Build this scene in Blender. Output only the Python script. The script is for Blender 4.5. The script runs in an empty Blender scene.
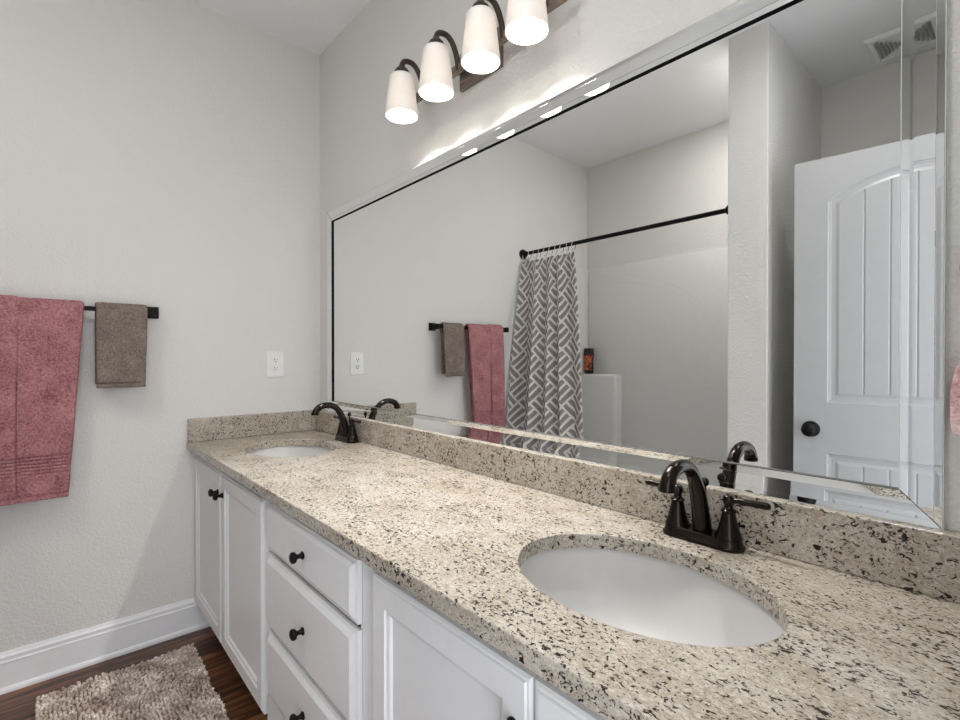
import bpy, bmesh, math, random
from mathutils import Vector, Matrix, noise
random.seed(7)
PI = math.pi
S = bpy.context.scene
COL = S.collection

# ------------------------------------------------------------------ camera
CAM = Vector((2.4206, -1.05, 1.190))
YAW, PIT, FPX = math.radians(41.58), math.radians(-0.366), 488.1
fw = Vector((-math.cos(YAW) * math.cos(PIT), math.sin(YAW) * math.cos(PIT), math.sin(PIT)))
rt = Vector((math.sin(YAW), math.cos(YAW), 0))
up = rt.cross(fw)
cd = bpy.data.cameras.new('camera')
cam = bpy.data.objects.new('camera', cd)
COL.objects.link(cam)
cd.sensor_width = 36
cd.lens = 36 * FPX / 960
cd.clip_start = 0.02
cam.matrix_world = Matrix(((rt.x, up.x, -fw.x, CAM.x), (rt.y, up.y, -fw.y, CAM.y), (rt.z, up.z, -fw.z, CAM.z), (0, 0, 0, 1)))
S.camera = cam

# ------------------------------------------------------------------ world, lights, exposure
w = bpy.data.worlds.new('world')
S.world = w
w.use_nodes = True
w.node_tree.nodes['Background'].inputs[0].default_value = (0.92, 0.95, 1.0, 1)
w.node_tree.nodes['Background'].inputs[1].default_value = 3.5   # the bright room beyond the doorway


def area_light(name, loc, direction, sx, sy, power, color):
    l = bpy.data.lights.new(name, 'AREA')
    l.shape = 'RECTANGLE'
    l.size, l.size_y = sx, sy
    l.energy = power
    l.color = color
    o = bpy.data.objects.new(name, l)
    COL.objects.link(o)
    o.location = loc
    o.rotation_euler = Vector(direction).to_track_quat('-Z', 'Y').to_euler()
    return o


TUB_FILL_W = 10.5         # added fill light over the tub, hidden behind the wing wall in the mirror
MAIN_FILL_W = 6.0        # added fill light on the ceiling, out of view above the near sink
DOWN_W = 15.0         # downward share of each vanity bulb through the open bottom of its shade
BULB_W = 9.0        # each vanity bulb
pl = area_light('doorway_portal', (2.70, -1.1175, 1.03), (-1, 0, 0), 2.06, 0.84, 1.0, (1, 1, 1))
pl.data.cycles.is_portal = True
S.view_settings.view_transform = 'Standard'
S.view_settings.look = 'None'
S.view_settings.gamma = 1
S.view_settings.exposure = 0.0
S.view_settings.use_curve_mapping = False
S.cycles.use_denoising = True
S.cycles.max_bounces = 14
S.cycles.diffuse_bounces = 6
S.cycles.glossy_bounces = 6
S.cycles.transmission_bounces = 8
S.cycles.sample_clamp_indirect = 8
S.cycles.blur_glossy = 0.5


# ------------------------------------------------------------------ node helpers
class NT:
    def __init__(s, name, rough=0.5, spec=0.5, metal=0.0, color=(0.8, 0.8, 0.8)):
        s.m = bpy.data.materials.new(name)
        s.m.use_nodes = True
        s.t = s.m.node_tree
        s.b = s.t.nodes['Principled BSDF']
        s.b.inputs['Roughness'].default_value = rough
        s.b.inputs['Specular IOR Level'].default_value = spec
        s.b.inputs['Metallic'].default_value = metal
        s.b.inputs['Base Color'].default_value = (*color, 1)
        s._co = None

    def n(s, typ, **kw):
        nd = s.t.nodes.new(typ)
        for k, v in kw.items():
            setattr(nd, k, v)
        return nd

    def lk(s, a, b):
        s.t.links.new(a, b)

    def set(s, nd, **kw):
        for k, v in kw.items():
            k = k.replace('_', ' ')
            if hasattr(v, 'is_output'):
                s.lk(v, nd.inputs[k])
            else:
                nd.inputs[k].default_value = v
        return nd

    def co(s, kind='Object', scale=(1, 1, 1), rot=(0, 0, 0)):
        tc = s.n('ShaderNodeTexCoord')
        mp = s.n('ShaderNodeMapping')
        mp.inputs['Scale'].default_value = scale
        mp.inputs['Rotation'].default_value = rot
        s.lk(tc.outputs[kind], mp.inputs['Vector'])
        return mp.outputs['Vector']

    def noise(s, vec, scale, detail=2.0, rough=0.5, dist=0.0):
        nd = s.n('ShaderNodeTexNoise')
        s.lk(vec, nd.inputs['Vector'])
        s.set(nd, Scale=scale, Detail=detail, Roughness=rough, Distortion=dist)
        return nd.outputs['Fac']

    def ramp(s, fac, stops, interp='LINEAR'):
        nd = s.n('ShaderNodeValToRGB')
        nd.color_ramp.interpolation = interp
        e = nd.color_ramp.elements
        while len(e) < len(stops):
            e.new(0.5)
        for el, (p, c) in zip(e, stops):
            el.position = p
            el.color = (*c, 1) if len(c) == 3 else c
        s.lk(fac, nd.inputs['Fac'])
        return nd.outputs['Color']

    def mix(s, fac, a, b):
        nd = s.n('ShaderNodeMix', data_type='RGBA')
        for sock, v in ((nd.inputs[0], fac), (nd.inputs[6], a), (nd.inputs[7], b)):
            if hasattr(v, 'is_output'):
                s.lk(v, sock)
            else:
                sock.default_value = v if isinstance(v, float) else (*v, 1)
        return nd.outputs[2]

    def math(s, op, a, b=0.0, c=None):
        nd = s.n('ShaderNodeMath', operation=op)
        for i, v in enumerate((a, b) if c is None else (a, b, c)):
            if hasattr(v, 'is_output'):
                s.lk(v, nd.inputs[i])
            else:
                nd.inputs[i].default_value = v
        return nd.outputs[0]

    def bump(s, h, strength=0.3, dist=0.01):
        nd = s.n('ShaderNodeBump')
        nd.inputs['Strength'].default_value = strength
        nd.inputs['Distance'].default_value = dist
        s.lk(h, nd.inputs['Height'])
        s.lk(nd.outputs['Normal'], s.b.inputs['Normal'])

    def color(s, c):
        if hasattr(c, 'is_output'):
            s.lk(c, s.b.inputs['Base Color'])
        else:
            s.b.inputs['Base Color'].default_value = (*c, 1)


def plain(name, color, rough=0.5, metal=0.0, spec=0.5, bump=None):
    t = NT(name, rough, spec, metal, color)
    v = t.co()
    f = t.noise(v, 35, 3)
    t.color(t.mix(f, tuple(c * 0.96 for c in color), tuple(min(1, c * 1.03) for c in color)))
    if bump:
        t.bump(t.noise(v, bump[0], 3), bump[1], bump[2])
    return t.m


def wall_mat(name, color, strength):
    t = NT(name, 0.75, 0.25)
    v = t.co()
    f = t.noise(v, 3.0, 3)
    t.color(t.mix(f, tuple(c * 0.985 for c in color), tuple(c * 1.01 for c in color)))
    a = t.noise(v, 170, 3, 0.55, 0.3)
    b = t.ramp(t.noise(v, 92, 4, 0.6, 0.6), [(0.38, (0, 0, 0)), (0.62, (1, 1, 1))])
    h = t.math('ADD', t.math('MULTIPLY', a, 0.5), b)
    t.bump(h, strength, 0.006)
    return t.m


M = {}
M['wall'] = wall_mat('wall paint', (0.715, 0.706, 0.684), 0.34)
M['ceiling'] = wall_mat('ceiling paint', (0.83, 0.838, 0.85), 0.3)
M['trim'] = plain('white trim paint', (0.80, 0.805, 0.82), 0.32)
M['cabinet'] = plain('white cabinet paint', (0.70, 0.705, 0.712), 0.35)
M['cabinet_gap_shade'] = plain('cabinet gap shade', (0.10, 0.10, 0.105), 0.6)  # dark tone stands for shade behind the drawers and in the toe recess
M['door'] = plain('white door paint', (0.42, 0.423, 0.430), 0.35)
M['bronze'] = NT('oil rubbed bronze', 0.19, 0.5, 0.85, (0.022, 0.017, 0.014)).m
M['black'] = NT('black metal', 0.5, 0.2, 0.1, (0.006, 0.005, 0.005)).m
M['nickel'] = NT('brushed bronze nickel', 0.42, 0.5, 0.6, (0.23, 0.185, 0.15)).m
M['dark_arm'] = NT('aged dark bronze', 0.4, 0.5, 0.7, (0.075, 0.055, 0.042)).m
M['porcelain'] = plain('white porcelain', (0.535, 0.53, 0.52), 0.38)
M['acrylic'] = plain('white tub acrylic', (0.715, 0.710, 0.70), 0.4)
M['plastic'] = plain('white outlet plastic', (0.78, 0.78, 0.77), 0.35)
M['vent_gap_shade'] = plain('grey vent gap shade', (0.30, 0.30, 0.305), 0.6)  # grey stands for the shade in the slots of the vent
M['slot'] = plain('dark slot', (0.02, 0.02, 0.02), 0.6)
M['chrome'] = NT('chrome', 0.1, 0.5, 1.0, (0.8, 0.8, 0.82)).m
M['mirror'] = NT('silvered mirror glass', 0.0, 0.5, 1.0, (0.90, 0.915, 0.91)).m
M['edge'] = NT('dark edge reflection', 0.9, 0.0, 0.0, (0.012, 0.012, 0.013)).m  # dark reflection in the glass edge, put into the colour
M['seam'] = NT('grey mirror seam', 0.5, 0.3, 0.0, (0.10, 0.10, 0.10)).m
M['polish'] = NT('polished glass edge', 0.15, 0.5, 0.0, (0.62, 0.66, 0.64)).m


def granite():
    t = NT('speckled granite', 0.17, 0.5)
    v = t.co('Object', (1.0, 1.5, 1.3), (0.3, 0.2, 0.5))
    big = t.noise(v, 8, 4, 0.6, 0.8)
    c = t.mix(t.ramp(big, [(0.38, (0, 0, 0)), (0.66, (1, 1, 1))]), (0.425, 0.390, 0.338), (0.325, 0.282, 0.225))
    mid = t.ramp(t.noise(v, 55, 4, 0.65, 0.6), [(0.50, (0, 0, 0)), (0.64, (1, 1, 1))])
    c = t.mix(t.math('MULTIPLY', mid, 0.45), c, (0.235, 0.190, 0.145))
    wh = t.ramp(t.noise(v, 120, 3, 0.55, 0.2), [(0.50, (0, 0, 0)), (0.66, (1, 1, 1))])
    c = t.mix(t.math('MULTIPLY', wh, 0.55), c, (0.56, 0.525, 0.470))
    # dark mineral flecks, clustered, with a brown halo
    clus = t.ramp(t.noise(v, 12, 3, 0.55), [(0.38, (0, 0, 0)), (0.62, (1, 1, 1))])
    d1 = t.math('ADD', t.noise(v, 112, 3, 0.55, 0.9), t.math('MULTIPLY', clus, 0.078))
    halo = t.ramp(d1, [(0.595, (0, 0, 0)), (0.645, (1, 1, 1))])
    c = t.mix(t.math('MULTIPLY', halo, 0.65), c, (0.125, 0.095, 0.072))
    sp = t.ramp(d1, [(0.640, (0, 0, 0)), (0.665, (1, 1, 1))])
    c = t.mix(sp, c, (0.007, 0.0045, 0.003))
    d2 = t.ramp(t.noise(v, 210, 2, 0.5, 0.3), [(0.645, (0, 0, 0)), (0.68, (1, 1, 1))])
    c = t.mix(d2, c, (0.045, 0.032, 0.025))
    fine = t.n('ShaderNodeHueSaturation')
    t.lk(c, fine.inputs['Color'])
    t.lk(t.math('ADD', t.math('MULTIPLY', t.noise(v, 330, 2, 0.6), 1.1), 0.47), fine.inputs['Value'])
    fine.inputs['Saturation'].default_value = 1.06
    t.color(fine.outputs[0])
    return t.m


M['granite'] = granite()


def wood():
    t = NT('dark plank floor', 0.28, 0.45)
    tc = t.co('Object')
    sep = t.n('ShaderNodeSeparateXYZ')
    t.lk(tc, sep.inputs[0])
    pl = t.math('FLOOR', t.math('DIVIDE', sep.outputs[0], 0.118))
    wn = t.n('ShaderNodeTexWhiteNoise', noise_dimensions='1D')
    t.lk(pl, wn.inputs['W'])
    cmb = t.n('ShaderNodeCombineXYZ')
    t.lk(t.math('MULTIPLY', sep.outputs[0], 26.0), cmb.inputs[0])
    t.lk(t.math('ADD', t.math('MULTIPLY', sep.outputs[1], 2.2), t.math('MULTIPLY', wn.outputs[0], 20.0)), cmb.inputs[1])
    t.lk(t.math('MULTIPLY', wn.outputs[0], 9.0), cmb.inputs[2])
    g = t.noise(cmb.outputs[0], 1.6, 6, 0.62, 0.9)
    c = t.ramp(g, [(0.28, (0.010, 0.004, 0.003)), (0.45, (0.042, 0.015, 0.008)), (0.58, (0.135, 0.056, 0.024)), (0.74, (0.30, 0.145, 0.058))])
    tone = t.math('ADD', t.math('MULTIPLY', wn.outputs[0], 0.9), 0.85)
    hs = t.n('ShaderNodeHueSaturation')
    t.lk(c, hs.inputs['Color'])
    t.lk(tone, hs.inputs['Value'])
    fr = t.math('FRACT', t.math('DIVIDE', sep.outputs[0], 0.118))
    gap = t.math('LESS_THAN', t.math('ABSOLUTE', t.math('SUBTRACT', fr, 0.5)), 0.488)
    cc = t.mix(gap, (0.008, 0.004, 0.003), hs.outputs[0])
    t.color(cc)
    t.bump(t.math('ADD', t.math('MULTIPLY', g, 0.4), gap), 0.25, 0.002)
    return t.m


M['wood'] = wood()


def terry(name, dark, light, scale=260, bumpd=0.004):
    t = NT(name, 0.95, 0.08)
    t.b.inputs['Sheen Weight'].default_value = 0.2
    t.b.inputs['Sheen Roughness'].default_value = 0.6
    t.b.inputs['Sheen Tint'].default_value = (*light, 1)
    v = t.co()
    f = t.noise(v, scale * 0.55, 3, 0.75)
    g = t.noise(v, 16, 3, 0.6)
    f2 = t.math('ADD', t.math('MULTIPLY', f, 0.7), t.math('MULTIPLY', g, 0.3))
    t.color(t.ramp(f2, [(0.36, dark), (0.64, light)]))
    t.bump(f, 1.0, bumpd)
    return t.m


M['pink'] = terry('dusty pink terry', (0.190, 0.068, 0.077), (0.53, 0.258, 0.268))
M['brown'] = terry('taupe terry', (0.105, 0.080, 0.067), (0.290, 0.238, 0.205))
M['blush'] = terry('blush terry', (0.36, 0.17, 0.18), (0.80, 0.56, 0.57), 200)
M['blush_hem'] = terry('pale blush hem', (0.60, 0.42, 0.40), (0.85, 0.68, 0.65), 200)


def rug_mat():
    t = NT('shag chenille', 0.95, 0.05)
    v = t.co()
    g = t.noise(v, 11, 3, 0.6, 0.5)
    f = t.noise(v, 90, 2, 0.6)
    x = t.math('ADD', t.math('MULTIPLY', g, 0.6), t.math('MULTIPLY', f, 0.4))
    t.color(t.ramp(x, [(0.36, (0.27, 0.205, 0.17)), (0.50, (0.56, 0.465, 0.40)), (0.62, (0.90, 0.82, 0.74))]))
    t.bump(t.noise(v, 500, 2), 0.8, 0.002)
    return t.m


M['rug'] = rug_mat()


def curtain_mat():
    t = NT('basketweave curtain cloth', 0.85, 0.15)
    uv = t.n('ShaderNodeTexCoord').outputs['UV']
    sep = t.n('ShaderNodeSeparateXYZ')
    t.lk(uv, sep.inputs[0])
    P = 0.128
    a = t.math('DIVIDE', t.math('ADD', sep.outputs[0], sep.outputs[1]), 1.41421 * P)
    b = t.math('DIVIDE', t.math('SUBTRACT', sep.outputs[1], sep.outputs[0]), 1.41421 * P)
    par = t.math('FLOORED_MODULO', t.math('ADD', t.math('FLOOR', a), t.math('FLOOR', b)), 2.0)
    fa = t.math('FRACT', a)
    fb = t.math('FRACT', b)

    def bars(along, across):
        m1 = t.math('LESS_THAN', t.math('ABSOLUTE', t.math('SUBTRACT', t.math('FRACT', t.math('MULTIPLY', across, 3.0)), 0.5)), 0.31)
        m2 = t.math('LESS_THAN', t.math('ABSOLUTE', t.math('SUBTRACT', along, 0.5)), 0.455)
        return t.math('MULTIPLY', m1, m2)
    m = t.math('ADD', t.math('MULTIPLY', par, bars(fa, fb)), t.math('MULTIPLY', t.math('SUBTRACT', 1.0, par), bars(fb, fa)))
    v = t.co()
    gry = t.mix(t.noise(v, 60, 3, 0.7), (0.185, 0.162, 0.162), (0.37, 0.328, 0.328))
    t.color(t.mix(m, (0.74, 0.725, 0.71), gry))
    t.bump(t.noise(v, 900, 1), 0.2, 0.001)
    return t.m


M['curtain'] = curtain_mat()


def shade_mat():
    m = bpy.data.materials.new('frosted white glass')
    m.use_nodes = True
    t = m.node_tree
    t.nodes.remove(t.nodes['Principled BSDF'])
    out = t.nodes['Material Output']
    tc = t.nodes.new('ShaderNodeTexCoord')
    nz = t.nodes.new('ShaderNodeTexNoise')
    nz.inputs['Scale'].default_value = 30
    t.links.new(tc.outputs['Object'], nz.inputs['Vector'])
    rp = t.nodes.new('ShaderNodeValToRGB')
    rp.color_ramp.elements[0].color = (0.88, 0.77, 0.68, 1)
    rp.color_ramp.elements[1].color = (0.92, 0.83, 0.75, 1)
    t.links.new(nz.outputs['Fac'], rp.inputs['Fac'])
    d = t.nodes.new('ShaderNodeBsdfDiffuse')
    d.inputs[0].default_value = (0.86, 0.83, 0.79, 1)
    tr = t.nodes.new('ShaderNodeBsdfTranslucent')
    t.links.new(rp.outputs[0], tr.inputs[0])
    g = t.nodes.new('ShaderNodeBsdfGlossy')
    g.inputs['Roughness'].default_value = 0.15
    g.inputs[0].default_value = (0.9, 0.9, 0.9, 1)
    m1 = t.nodes.new('ShaderNodeMixShader')
    m1.inputs[0].default_value = 0.047
    t.links.new(d.outputs[0], m1.inputs[1])
    t.links.new(tr.outputs[0], m1.inputs[2])
    m2 = t.nodes.new('ShaderNodeMixShader')
    m2.inputs[0].default_value = 0.04
    t.links.new(m1.outputs[0], m2.inputs[1])
    t.links.new(g.outputs[0], m2.inputs[2])
    t.links.new(m2.outputs[0], out.inputs['Surface'])
    return m


M['shade'] = shade_mat()


def emit_mat(name, color, strength):
    t = NT(name, 0.5, 0.5, 0, color)
    t.b.inputs['Emission Color'].default_value = (*color, 1)
    t.b.inputs['Emission Strength'].default_value = strength
    return t.m


M['bulb'] = emit_mat('lit bulb glass', (1.0, 0.93, 0.84), 12.0)
M['dome'] = emit_mat('fill light glow', (1.0, 0.97, 0.93), 6.0)  # glow of the two added ceiling lights


# ------------------------------------------------------------------ mesh helpers (all in world coordinates)
class MB:
    def __init__(s):
        s.b = bmesh.new()
        s.uv = None

    def box(s, x0, x1, y0, y1, z0, z1, bev=0.0, seg=2):
        r = bmesh.ops.create_cube(s.b, size=1)
        vs = r['verts']
        bmesh.ops.scale(s.b, vec=(abs(x1 - x0), abs(y1 - y0), abs(z1 - z0)), verts=vs)
        bmesh.ops.translate(s.b, vec=((x0 + x1) / 2, (y0 + y1) / 2, (z0 + z1) / 2), verts=vs)
        if bev:
            es = list({e for v in vs for e in v.link_edges})
            bmesh.ops.bevel(s.b, geom=es, offset=bev, segments=seg, profile=0.5, affect='EDGES')
        return s

    def loops(s, loops, closed=True, cap0=False, cap1=False):
        rows = [[s.b.verts.new(p) for p in lp] for lp in loops]
        n = len(rows[0])
        for a, b in zip(rows, rows[1:]):
            for i in range(n if closed else n - 1):
                j = (i + 1) % n
                try:
                    s.b.faces.new((a[i], a[j], b[j], b[i]))
                except ValueError:
                    pass
        if cap0:
            s.b.faces.new(rows[0][::-1])
        if cap1:
            s.b.faces.new(rows[-1])
        return rows

    def lathe(s, prof, origin, axis=(0, 0, 1), n=28, cap0=True, cap1=True, sx=1.0, sy=1.0):
        q = Vector(axis).normalized().to_track_quat('Z', 'Y')
        o = Vector(origin)
        lps = []
        for r, h in prof:
            r = max(r, 1e-5)
            lps.append([o + q @ Vector((r * sx * math.cos(2 * PI * i / n), r * sy * math.sin(2 * PI * i / n), h)) for i in range(n)])
        s.loops(lps, True, cap0, cap1)
        return s

    def tube(s, pts, rad, n=12, cap=True, flat=1.0):
        pts = [Vector(p) for p in pts]
        if not isinstance(rad, (list, tuple)):
            rad = [rad] * len(pts)
        lps = []
        t0 = (pts[1] - pts[0]).normalized()
        ref = Vector((1, 0, 0)) if abs(t0.x) < 0.9 else Vector((0, 0, 1))
        nrm = (ref - t0 * ref.dot(t0)).normalized()
        for i, p in enumerate(pts):
            t = (pts[min(i + 1, len(pts) - 1)] - pts[max(i - 1, 0)]).normalized()
            nrm = (nrm - t * nrm.dot(t)).normalized()
            bn = t.cross(nrm)
            lps.append([p + (nrm * math.cos(2 * PI * k / n) + bn * math.sin(2 * PI * k / n) * flat) * rad[i] for k in range(n)])
        s.loops(lps, True, cap, cap)
        return s

    def rect_profile(s, x0, x1, z0, z1, yb, prof, sign=-1):
        """stack of rectangular loops: prof = [(inset, height)], growing towards sign*y from yb; capped in front"""
        lps = []
        for ins, h in prof:
            y = yb + sign * h
            lps.append([(x0 + ins, y, z0 + ins), (x1 - ins, y, z0 + ins), (x1 - ins, y, z1 - ins), (x0 + ins, y, z1 - ins)])
        s.loops(lps, True, True, True)
        return s

    def grid(s, f, nu, nv, uvf=None):
        vs = [[s.b.verts.new(f(i / nu, j / nv)) for j in range(nv + 1)] for i in range(nu + 1)]
        if uvf and s.uv is None:
            s.uv = s.b.loops.layers.uv.new('UVMap')
        for i in range(nu):
            for j in range(nv):
                fc = s.b.faces.new((vs[i][j], vs[i + 1][j], vs[i + 1][j + 1], vs[i][j + 1]))
                if uvf:
                    for lp, (a, c) in zip(fc.loops, ((i, j), (i + 1, j), (i + 1, j + 1), (i, j + 1))):
                        lp[s.uv].uv = uvf(a / nu, c / nv)
        return s

    def xform(s, mat):
        bmesh.ops.transform(s.b, matrix=mat, verts=s.b.verts)
        return s


def bez(p0, p1, p2, p3, n=12):
    p0, p1, p2, p3 = map(Vector, (p0, p1, p2, p3))
    return [p0 * (1 - t) ** 3 + p1 * 3 * t * (1 - t) ** 2 + p2 * 3 * t * t * (1 - t) + p3 * t ** 3 for t in [i / n for i in range(n + 1)]]


def root_of(o):
    while o.parent:
        o = o.parent
    return o


def obj(name, mb, mat, parent=None, smooth=None, mods=None):
    me = bpy.data.meshes.new(name)
    bmesh.ops.recalc_face_normals(mb.b, faces=mb.b.faces)
    off = root_of(parent).location if parent else Vector((0, 0, 0))
    if off.length:
        bmesh.ops.translate(mb.b, vec=-off, verts=mb.b.verts)
    mb.b.to_mesh(me)
    mb.b.free()
    me.materials.append(M[mat] if isinstance(mat, str) else mat)
    if smooth is not None:
        for p in me.polygons:
            p.use_smooth = True
        me.set_sharp_from_angle(angle=math.radians(smooth))
    o = bpy.data.objects.new(name, me)
    COL.objects.link(o)
    if parent:
        o.parent = parent
    return o


def thing(name, label, cat, loc=(0, 0, 0), group=None):
    o = bpy.data.objects.new(name, None)
    COL.objects.link(o)
    o.location = loc
    o.empty_display_size = 0.05
    return tag(o, label, cat, group)


def tag(o, label, cat, group=None):
    o['label'] = label
    o['category'] = cat
    if group:
        o['group'] = group
    return o


def struct(name, mb, mat, smooth=None):
    o = obj(name, mb, mat, None, smooth)
    o['kind'] = 'structure'
    return o


def copy_tree(o, parent=None):
    c = o.copy()
    COL.objects.link(c)
    if parent:
        c.parent = parent
    for ch in list(o.children):
        copy_tree(ch, c)
    return c


# ------------------------------------------------------------------ the room
XR, YB, ZC = 2.56, -2.295, 2.731      # doorway wall, back wall of shower and nook, ceiling height
WX0, WX1, WY = 1.443, 1.619, -1.445   # wing wall between shower and nook
YM = -0.010                          # face of the mirror glass
struct('floor', MB().box(-0.1, 2.66, -2.41, 0.1, -0.08, 0), 'wood')
struct('ceiling', MB().box(-0.1, 2.66, -2.41, 0.1, ZC, ZC + 0.08), 'ceiling')
struct('wall_left', MB().box(-0.1, 0, -2.41, 0.1, 0, ZC), 'wall')
struct('wall_right', MB().box(0, 2.66, 0, 0.1, 0, ZC), 'wall')
struct('wall_back', MB().box(0, 2.66, -2.41, YB, 0, ZC), 'wall')
DY0, DY1, DZ = -1.535, -0.70, 2.06
mb = MB()
mb.box(XR, 2.66, YB, DY0, 0, ZC)
mb.box(XR, 2.66, DY1, 0, 0, ZC)
mb.box(XR, 2.66, DY0, DY1, DZ, ZC)
struct('wall_rear', mb, 'wall')
struct('wall_partition', MB().box(WX0, WX1, YB, WY, 0, ZC, 0.004), 'wall')


def baseboard(name, frm, to, nrm):
    """tall moulded baseboard with shoe moulding; frm/to are (x, y) on the wall, nrm points into the room"""
    prof = [(0, 0), (0.024, 0), (0.0235, 0.010), (0.019, 0.017), (0.0135, 0.019), (0.0130, 0.100), (0.0145, 0.102),
            (0.0145, 0.106), (0.0105, 0.109), (0.0105, 0.118), (0.0125, 0.120), (0.0120, 0.124), (0.0080, 0.130), (0.0060, 0.138), (0, 0.139)]
    m = MB()
    lps = []
    for p in (frm, to):
        lps.append([(p[0] + nrm[0] * d, p[1] + nrm[1] * d, z + 0.0005) for d, z in prof])
    m.loops(lps, True, True, True)
    struct(name, m, 'trim')


baseboard('baseboard_left', (0, -1.47), (0, -0.515), (1, 0))
baseboard('baseboard_partition', (WX0, WY), (WX1, WY), (0, 1))
baseboard('baseboard_nook', (WX1, WY), (WX1, YB), (1, 0))
baseboard('baseboard_back', (WX1 + 0.025, YB), (XR, YB), (0, 1))

# door casing round the doorway behind the camera
mb = MB()
mb.box(XR - 0.014, XR, DY1, DY1 + 0.06, 0, DZ + 0.06, 0.003)
mb.box(XR - 0.014, XR, DY0 - 0.06, DY0, 0, DZ + 0.06, 0.003)
mb.box(XR - 0.014, XR, DY0, DY1, DZ, DZ + 0.06, 0.003)
struct('trim_1', mb, 'trim')


# ------------------------------------------------------------------ the open plank door
def build_door():
    W, H, T = 0.812, 2.022, 0.035
    st = 0.120                                # stile width
    m = MB()
    # local frame: x from the latch edge to the hinge, z up, y = 0 front face (towards the mirror), -T back
    m.box(0, W, -T, -0.008, 0, H)

    def slab(x0, x1, z0, z1):
        m.box(x0, x1, -0.010, 0, z0, z1)
    slab(0, st, 0, H)
    slab(W - st, W, 0, H)
    P1 = (0.985, 1.838, 0.092)                # upper panel: bottom, side height, rise of the arch
    P2 = (0.245, 0.768, 0.0)
    slab(st, W - st, 0, P2[0])
    slab(st, W - st, P2[1], P1[0])
    half = W / 2 - st
    R = (half ** 2 + P1[2] ** 2) / (2 * P1[2])
    zc = P1[1] + P1[2] - R

    def arch(x, t):
        """height of the arched top at x for inset t"""
        return zc + math.sqrt(max((R - t) ** 2 - (x - W / 2) ** 2, 0))
    N = 28
    xs = [st + (W - 2 * st) * i / N for i in range(N + 1)]
    top = [[(x, 0, arch(x, 0)) for x in xs], [(x, 0, H) for x in xs]]
    back = [[(x, -0.010, arch(x, 0)) for x in xs], [(x, -0.010, H) for x in xs]]
    m.loops([top[0], top[1], back[1], back[0], top[0]], False)
    prof = [(0, 0), (0.004, -0.005), (0.011, -0.0065), (0.014, -0.0095), (0.024, -0.0095), (0.040, -0.0035)]

    def panel(z0, zs, arched):
        lps = []
        for t, d in prof:
            xa = [st + t + (W - 2 * st - 2 * t) * i / N for i in range(N + 1)]
            lp = [(x, d, z0 + t) for x in xa]
            lp += [(x, d, arch(x, t) if arched else zs - t) for x in reversed(xa)]
            lps.append(lp)
        m.loops(lps, True)
        t, d = prof[-1]
        x0, x1 = st + t, W - st - t
        cols = []
        npl = 6
        for k in range(npl):
            a = x0 + (x1 - x0) * k / npl
            b = x0 + (x1 - x0) * (k + 1) / npl
            g = 0.0045
            cols += [(a, d - 0.004 if k else d), (a + g, d)]
            for q in range(1, 5):
                cols.append((a + g + (b - a - 2 * g) * q / 4, d))
        cols.append((x1, d))
        m.loops([[(x, y, z0 + t) for x, y in cols], [(x, y, arch(x, t) if arched else zs - t) for x, y in cols]], False)
    panel(P1[0], P1[1], True)
    panel(P2[0], P2[1], False)
    lead = Vector((1.730, -1.430, 0.012))
    ang = math.radians(-6.4)
    mat = Matrix.Translation(lead) @ Matrix.Rotation(ang, 4, 'Z')
    m.xform(mat)
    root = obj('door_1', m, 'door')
    root['kind'] = 'structure'
    k = MB()
    k.lathe([(0.033, 0), (0.034, 0.004), (0.028, 0.009), (0.013, 0.012), (0.012, 0.026), (0.020, 0.032), (0.0275, 0.042),
             (0.0285, 0.052), (0.024, 0.062), (0.013, 0.068), (0.001, 0.070)], (0.064, 0, 0.868), (0, 1, 0), 32)
    k.xform(mat)
    obj('door_knob', k, 'black', root, 40)
    h = MB()
    for z in (0.2, 1.0, 1.8):
        h.tube([(W + 0.004, -0.002, z), (W + 0.004, -0.002, z + 0.09)], 0.006, 8)
    h.xform(mat)
    obj('hinge', h, 'black', root, 40)


build_door()

# ------------------------------------------------------------------ tub, surround, rod, curtain
TUBF = -1.475
tub = thing('bathtub', 'white alcove bathtub behind the patterned shower curtain', 'bathtub', (0.72, -1.89, 0))
mb = MB()
x0, x1, y0, y1, zt = 0.003, WX0 - 0.003, YB + 0.004, TUBF, 0.44


def rrect(xa, xb, ya, yb, r, z, n=8):
    pts = []
    for cx, cy, a0 in ((xb - r, yb - r, 0), (xa + r, yb - r, PI / 2), (xa + r, ya + r, PI), (xb - r, ya + r, 1.5 * PI)):
        for i in range(n + 1):
            a = a0 + PI / 2 * i / n
            pts.append((cx + r * math.cos(a), cy + r * math.sin(a), z))
    return pts


mb.loops([rrect(x0, x1, y0, y1, 0.004, 0.001), rrect(x0, x1, y0, y1, 0.004, zt - 0.02), rrect(x0 + 0.004, x1 - 0.004, y0 + 0.004, y1 - 0.004, 0.01, zt - 0.006),
          rrect(x0 + 0.02, x1 - 0.02, y0 + 0.02, y1 - 0.02, 0.02, zt), rrect(x0 + 0.07, x1 - 0.07, y0 + 0.06, y1 - 0.06, 0.1, zt),
          rrect(x0 + 0.09, x1 - 0.09, y0 + 0.075, y1 - 0.075, 0.1, zt - 0.02), rrect(x0 + 0.16, x1 - 0.13, y0 + 0.13, y1 - 0.12, 0.14, 0.12),
          rrect(x0 + 0.22, x1 - 0.19, y0 + 0.18, y1 - 0.17, 0.12, 0.08)], True, True, True)
obj('tub_body', mb, 'acrylic', tub, 35)

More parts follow.
